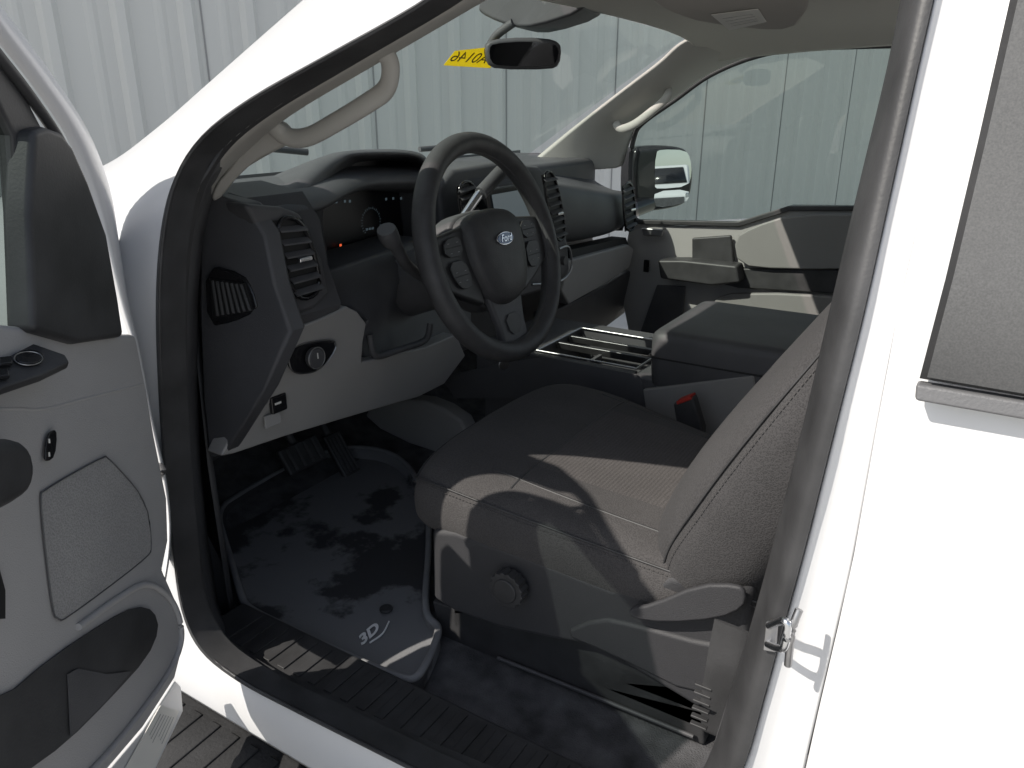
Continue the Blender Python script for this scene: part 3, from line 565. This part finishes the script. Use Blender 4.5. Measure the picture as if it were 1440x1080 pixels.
# ---------------------------------------------------------------- passenger door
pd=T([(885,312,1.88),(960,318,1.88),(1040,312,1.88),(1110,290,1.88),(1280,292,1.88),(1280,560,1.88),(900,560,1.88),(870,400,1.88)],'y')
pdoor=prism('passenger_door',pd,(0,.06,0),GREY,truck,bevel=.01)
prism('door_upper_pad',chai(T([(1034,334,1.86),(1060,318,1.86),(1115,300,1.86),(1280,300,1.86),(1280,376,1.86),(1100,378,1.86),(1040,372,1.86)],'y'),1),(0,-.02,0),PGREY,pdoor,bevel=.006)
prism('door_black_trim',T([(975,334,1.87),(1030,330,1.87),(1034,376,1.87),(1280,380,1.87),(1280,418,1.87),(1040,404,1.87),(975,388,1.87)],'y'),(0,-.015,0),RUBBER,pdoor,bevel=.005)
prism('door_armrest',T([(924,366,1.80),(960,366,1.80),(1036,374,1.80),(1040,398,1.80),(1000,402,1.80),(928,392,1.80)],'y'),(0,.07,.0),RUBBER,pdoor,bevel=.008)
prism('door_handle',T([(903,320,1.87),(935,322,1.87),(932,332,1.87),(905,330,1.87)],'y'),(0,-.012,0),STEEL,pdoor,bevel=.003)
box('lock_switch',P(909,374,'y',1.865),(.018,.008,.04),GLOSS,pdoor,bevel=.002)
prism('door_pocket',T([(925,400,1.87),(965,402,1.87),(960,470,1.87),(900,470,1.87)],'y'),(0,-.01,0),BLACK,pdoor,bevel=.004)
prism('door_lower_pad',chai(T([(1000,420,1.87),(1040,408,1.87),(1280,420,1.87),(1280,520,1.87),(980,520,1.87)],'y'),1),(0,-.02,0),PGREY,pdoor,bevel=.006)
prism('door_belt_seal',T([(888,300,1.89),(900,308,1.89),(1040,311,1.89),(1110,289,1.89),(1280,289,1.89),(1280,296,1.89),(1112,296,1.89),(1042,318,1.89),(890,314,1.89)],'y'),(0,-.02,0),RUBBER,pdoor,bevel=.003)
# ---------------------------------------------------------------- open driver door
H=Vector((-.04,-.02,0)); dn=Vector((.848,.53,0)).normalized()
def D(u,v,o=0): return PL(u,v,H+dn*o,dn)
def DL(l,o=0): return [D(u,v,o) for u,v in l]
dp=DL([(-300,420),(-40,452),(60,462),(110,470),(192,470),(198,500),(206,540),(218,610),(236,700),(238,760),(230,800),(256,860),(261,900),(247,955),(202,1025),(147,1090),(20,1170),(-300,1300)])
ddoor=prism('driver_door',dp,-dn*.03,DGREY,truck,bevel=.006,seg=3)
os_=[(-300,-160),(-60,-60),(10,20),(70,100),(125,185),(155,265),(166,330),(180,420),(197,490),(214,580),(236,680),(241,760),(233,820)]
is_=[(-300,-110),(-60,-20),(-10,50),(45,120),(95,195),(125,270),(142,335),(166,430),(190,500),(207,585),(230,690),(235,760),(227,820)]
oo=[cat(DL(os_,-.010),3),cat(DL(os_,-.05),3)]
strip('door_edge',[cat(DL(is_,-.02),3),cat([a.lerp(b,.5) for a,b in zip(DL(is_,-.010),DL(os_,-.010))],3),oo[0],oo[1]],WHITE,ddoor,sub=1)
tube('door_edge_seal',DL([(-300,-95),(-60,-5),(-15,62),(38,130),(88,205),(118,278),(134,340),(158,430)],-.002),.005,RUBBER,ddoor,n=5,seg=8)
prism('door_corner_trim',DL([(48,184),(66,178),(88,186),(104,206),(126,256),(152,330),(168,420),(176,474),(110,484),(48,466),(42,300)],.010),-dn*.025,RUBBER,ddoor,bevel=.006,seg=3)
prism('window_channel',DL([(-300,-90),(-60,0),(-10,70),(40,140),(66,190),(50,300),(52,462),(34,460),(28,300),(20,190),(-20,110),(-80,60),(-300,-20)],-.004),-dn*.016,RUBBER,ddoor,bevel=.004)
gl=DL([(-300,-30),(-80,50),(-20,100),(25,185),(36,300),(40,462),(-300,430)],-.012); mk('door_glass',gl,[list(range(len(gl)))],GLASSD,ddoor)
sg=DL([(54,700),(62,688),(142,643),(152,644),(204,704),(213,768),(205,785),(92,870),(80,872),(72,858)],.001)
prism('speaker_grille',sg,dn*.001,SPK,ddoor,bevel=.0004,ch=1)
tube('grille_outline',[p+dn*.001 for p in chai(sg,1)],.0008,CHAR,ddoor,closed=True,n=2,seg=6)
D0=D(40,505,.010); pn=(dn*.45+Vector((0,0,.9))).normalized()
def Q(u,v,o=0): return PL(u,v,D0+pn*o,pn)
sw_=prism('window_switch_panel',[Q(u,v) for u,v in [(-120,498),(0,488),(40,480),(92,498),(98,508),(60,526),(0,546),(-120,572)]],-pn*.008,RUBBER,ddoor,bevel=.002)
prism('mirror_switch',[Q(40+21*math.cos(t),505+10*math.sin(t),.001) for t in [i*math.pi/12 for i in range(24)]],pn*.003,GLOSS,sw_,bevel=.001)
tube('switch_ring',[Q(40+20*math.cos(t),504+9.5*math.sin(t),.004) for t in [i*math.pi/6 for i in range(12)]],.0005,STEEL,sw_,closed=True,n=3,seg=6)
for u,v in((6,512),(2,530),(-30,512)): prism('window_switch',[Q(u+a,v+b_,.001) for a,b_ in((-10,-5),(9,-7),(11,4),(-8,6))],pn*.004,GLOSS,sw_,bevel=.0015)
prism('lock_switch',chai(DL([(64,612),(74,603),(78,610),(75,642),(64,650),(60,644)],.003),1),dn*.002,GLOSS,ddoor,bevel=.0008)
for v in(617,636): tube('lock_symbol',[D(69,v,.006),D(69.5,v+6,.006)],.0008,LABEL,ddoor,n=1,seg=6)
prism('door_pull',chai(DL([(-200,640),(0,618),(34,617),(50,632),(56,660),(50,688),(34,704),(0,722),(-200,790)],.045),1),-dn*.045,RUBBER,ddoor,bevel=.010,seg=4)
prism('door_cup_shade',DL([(-200,800),(-5,790),(6,830),(6,870),(-200,880)],.001),dn*.001,VENTD,ddoor,bevel=0)  # flat near-black sheet in place of the cup hollow's shade
prism('pocket_shade',chai(DL([(-200,1040),(0,985),(70,925),(150,872),(190,852),(214,858),(222,885),(205,925),(150,985),(90,1045),(20,1095),(-200,1200)],.001),1),dn*.002,RUBBER,ddoor,bevel=0)  # raised flat sheet; the pocket's inner shade is put into its dark colour
prism('pocket_divider',DL([(96,948),(110,940),(150,948),(185,944),(150,985),(100,1035)],.005),-dn*.001,BLACK,ddoor,bevel=0)
tube('pocket_lip',DL([(110,882),(165,842),(205,822),(236,838),(252,870),(254,905),(236,948),(192,1010),(142,1070),(90,1120)],.002),.0035,DGREY,ddoor,n=6)
tube('panel_crease',DL([(-200,590),(0,575),(60,575),(120,560),(200,540)],-.001),.0018,DGREY,ddoor,n=6)
prism('door_bottom_flange',DL([(255,965),(258,1000),(215,1090),(160,1180),(-100,1300),(-100,1240),(147,1092),(202,1027),(247,957)],-.022),-dn*.008,WHITE,ddoor,bevel=.002)
ll=DL([(226,992),(252,1000),(214,1088),(172,1088)],-.020)
dl=prism('door_label',ll,-dn*.001,LABEL,ddoor,bevel=0)
for k in range(6):
    tube('label_print',[bil(ll,.2+.13*k,.12)+dn*.0004,bil(ll,.2+.13*k,.45+.05*(k%3))+dn*.0004],.0003,INKG,dl,n=1,seg=5)
# running board
BOARD=mat('board_rubber',(.022,.022,.023),.7,bump=.4,bscale=200,var=.3,vscale=15)
rb_=prism('running_board',[(-.30,-.26,.645),(-.30,.03,.66),(-.30,.03,.60),(-.30,-.26,.60)],(1.6,0,0),BOARD,truck,bevel=.01)
for k in range(40): box('board_rib',(-.27+k*.04,-.11,.6535),(.018,.24,.004),BOARD,rb_,rot=Matrix.Rotation(rad(3),3,'X'),bevel=.002)
prism('board_trim',[(-.32,-.29,.64),(-.32,-.262,.65),(-.32,-.262,.60),(-.32,-.29,.60)],(1.6,0,0),STEEL,rb_,bevel=.004)
# ---------------------------------------------------------------- floor mat
MATM=bpy.data.materials.new('mat_rubber'); MATM.use_nodes=True; nt=MATM.node_tree; b=nt.nodes['Principled BSDF']
tc=nt.nodes.new('ShaderNodeTexCoord'); n1=nt.nodes.new('ShaderNodeTexNoise'); n1.inputs['Scale'].default_value=4.0; n1.inputs['Detail'].default_value=8; n1.inputs['Roughness'].default_value=.58
r=nt.nodes.new('ShaderNodeValToRGB'); r.color_ramp.elements[0].position=.50; r.color_ramp.elements[1].position=.535
r.color_ramp.elements[0].color=(.205,.207,.215,1); r.color_ramp.elements[1].color=(.055,.055,.059,1)
n2=nt.nodes.new('ShaderNodeTexNoise'); n2.inputs['Scale'].default_value=350; bp=nt.nodes.new('ShaderNodeBump'); bp.inputs['Strength'].default_value=.5; bp.inputs['Distance'].default_value=.001
for a in(n1,n2): nt.links.new(tc.outputs['Object'],a.inputs['Vector'])
nt.links.new(n1.outputs['Fac'],r.inputs['Fac']); nt.links.new(r.outputs['Color'],b.inputs['Base Color']); nt.links.new(n2.outputs['Fac'],bp.inputs['Height']); nt.links.new(bp.outputs['Normal'],b.inputs['Normal'])
b.inputs['Roughness'].default_value=.75
MATE=mat('mat_rim_rubber',(.25,.252,.26),.75,bump=.4,bscale=300,var=.2,vscale=12)
mo_=[(302,728),(330,705),(400,665),(480,632),(560,640),(602,700),(606,770),(600,850),(603,880),(622,892),(612,925),(592,966),(572,970),(500,940),(420,902),(350,868),(338,850),(322,790)]
mpt=chai([P(u,v,'z',.712) for u,v in mo_],2); cen=sum(mpt,Vector())/len(mpt); rows=[]
for s,z in((1.0,.698),(1.0,.722),(.985,.728),(.955,.722),(.935,.708),(.6,.706),(.1,.706)): rows.append([Vector(((cen+(p-cen)*s).x,(cen+(p-cen)*s).y,z)) for p in mpt])
n=len(mpt); vs_=[v for r_ in rows for v in r_]; fs_=[[j*n+i,j*n+(i+1)%n,(j+1)*n+(i+1)%n,(j+1)*n+i] for j in range(6) for i in range(n)]+[list(range(6*n,7*n))]
fm=mk('floor_mat',vs_,fs_,MATM,None,ang=50)
fm['label']='black rubber floor mat with damp patches on the carpet'; fm['category']='floor mat'
tube('mat_rim',[Vector((p.x,p.y,.725)) for p in rows[2][::2]],.006,MATE,fm,closed=True,n=3,seg=8)
ma=P(494,910,'z',.712); mb=P(533,876,'z',.712); e1=(mb-ma).normalized(); e2=Vector((-e1.y,e1.x,0))
WHP=mat('white_print',(.95,.95,.95),.6)
text('mat_lettering','3D',P(516,894,'z',.7095),e1,e2,.025,WHP,fm,shear=.55,wx=1.45,bold=.0008)
tube('mat_logo_stroke',[P(520,904,'z',.7095),P(538,891,'z',.7095),P(547,874,'z',.7095)],.0016,WHP,fm,n=4,seg=6)
disc('mat_fastener',P(543,858,'z',.708),(0,0,1),.011,.005,RUBBER,fm)
# ---------------------------------------------------------------- metal building wall
WALL=mat('painted_metal_siding',(.60,.605,.585),.65,spec=.25)
wa=Vector((-3.2,1.47,0)); wd=Vector((2.4,5.3,0)).normalized(); wnn=Vector((wd.y,-wd.x,0))
prof=[];s=-3.96
while s<11:
    prof+= [(s,0),(s+.055,0),(s+.075,.008),(s+.095,.008),(s+.115,0),(s+.165,0),(s+.190,.030),(s+.230,.030),(s+.255,0)]
    s+=.3048
lo=[wa+wd*a+wnn*h for a,h in prof]; hi=[p+Vector((0,0,7)) for p in lo]
wall=strip('metal_building_wall',[lo,hi],WALL,None,smooth=False)
wall['label']='pale ribbed metal siding wall of a building behind the truck'; wall['category']='building'
k=0;s=-3.96
while s<11:
    if k%3==0:
        p=wa+wd*(s+.280)+wnn*.002
        box('panel_seam',p+Vector((0,0,3.5)),(.008,.004,7),INKG,wall,rot=Matrix.Rotation(math.atan2(wd.y,wd.x),3,'Z'),bevel=0)
    s+=.3048;k+=1
gr=mk('ground',[(-60,-60,0),(60,-60,0),(60,60,0),(-60,60,0)],[[0,1,2,3]],GROUND); gr['kind']='structure'
def van(cx,cy,lab):
    v=bpy.data.objects.new('parked_van',None); v.location=(cx,cy,0); sc.collection.objects.link(v)
    v['label']=lab; v['category']='van'; v['group']='parked white vans behind the truck'
    pr=[(0,0,.45),(0,0,1.1),(.35,0,1.35),(1.0,0,1.55),(1.7,0,2.35),(5.4,0,2.4),(5.6,0,2.2),(5.6,0,.45)]
    prism('van_body',[Vector((cx+x,cy-1,z)) for x,y,z in pr],(0,2,0),WHITE,v,bevel=.12,seg=4)
    mk('van_windshield',[(cx+1.02,cy-.85,1.60),(cx+1.02,cy+.85,1.60),(cx+1.58,cy+.75,2.24),(cx+1.58,cy-.75,2.24)],[[0,1,2,3]],GLOSS,v,solid=.02)
    box('grille',(cx-.01,cy,.85),(.04,1.3,.35),BLACK,v,bevel=.02)
    for y in(-.8,.8): box('headlight',(cx+.02,cy+y,1.08),(.06,.25,.2),CHROME,v,bevel=.03)
    for x in(1.0,4.5):
        for y in(-.95,.95):
            w=disc('wheel',(cx+x,cy+y-.1,.36),(0,1,0),.36,.2,TYRE,v,bevel=.03); disc('wheel_hub',(cx+x,cy+y-.12,.36),(0,1,0),.2,.24,STEEL,w,bevel=.02)
van(30,4.3,'white parked van facing the truck on the lot')
van(31,7.4,'white parked van facing the truck on the lot')
# ---------------------------------------------------------------- light
SUNV=Vector((.37,.62,-.73)).normalized()
sl_=bpy.data.lights.new('sun','SUN'); sl_.energy=5.0; sl_.angle=rad(.53); sl_.color=(1,.94,.85)
so_=bpy.data.objects.new('sun',sl_); so_.rotation_euler=SUNV.to_track_quat('-Z','Y').to_euler(); sc.collection.objects.link(so_)
w=bpy.data.worlds.new('World'); sc.world=w; w.use_nodes=True; nt=w.node_tree; bg=nt.nodes['Background']
sk_=nt.nodes.new('ShaderNodeTexSky'); sk_.sky_type='NISHITA'; sk_.sun_disc=False; sk_.sun_elevation=math.asin(-SUNV.z); sk_.sun_rotation=math.atan2(-SUNV.x,-SUNV.y)
hs_=nt.nodes.new('ShaderNodeHueSaturation'); hs_.inputs['Saturation'].default_value=.58
nt.links.new(sk_.outputs[0],hs_.inputs['Color']); nt.links.new(hs_.outputs[0],bg.inputs[0]); bg.inputs[1].default_value=.15
sc.view_settings.view_transform='Standard'; sc.view_settings.look='None'; sc.view_settings.exposure=0
cd=bpy.data.cameras.new('camera'); co=bpy.data.objects.new('camera',cd); sc.collection.objects.link(co)
cd.sensor_width=36; cd.lens=36*FPX/1440; cd.clip_start=.02; cd.clip_end=500
Mx=Matrix((R,U,-F)).transposed().to_4x4(); Mx.translation=C; co.matrix_world=Mx
sc.camera=co
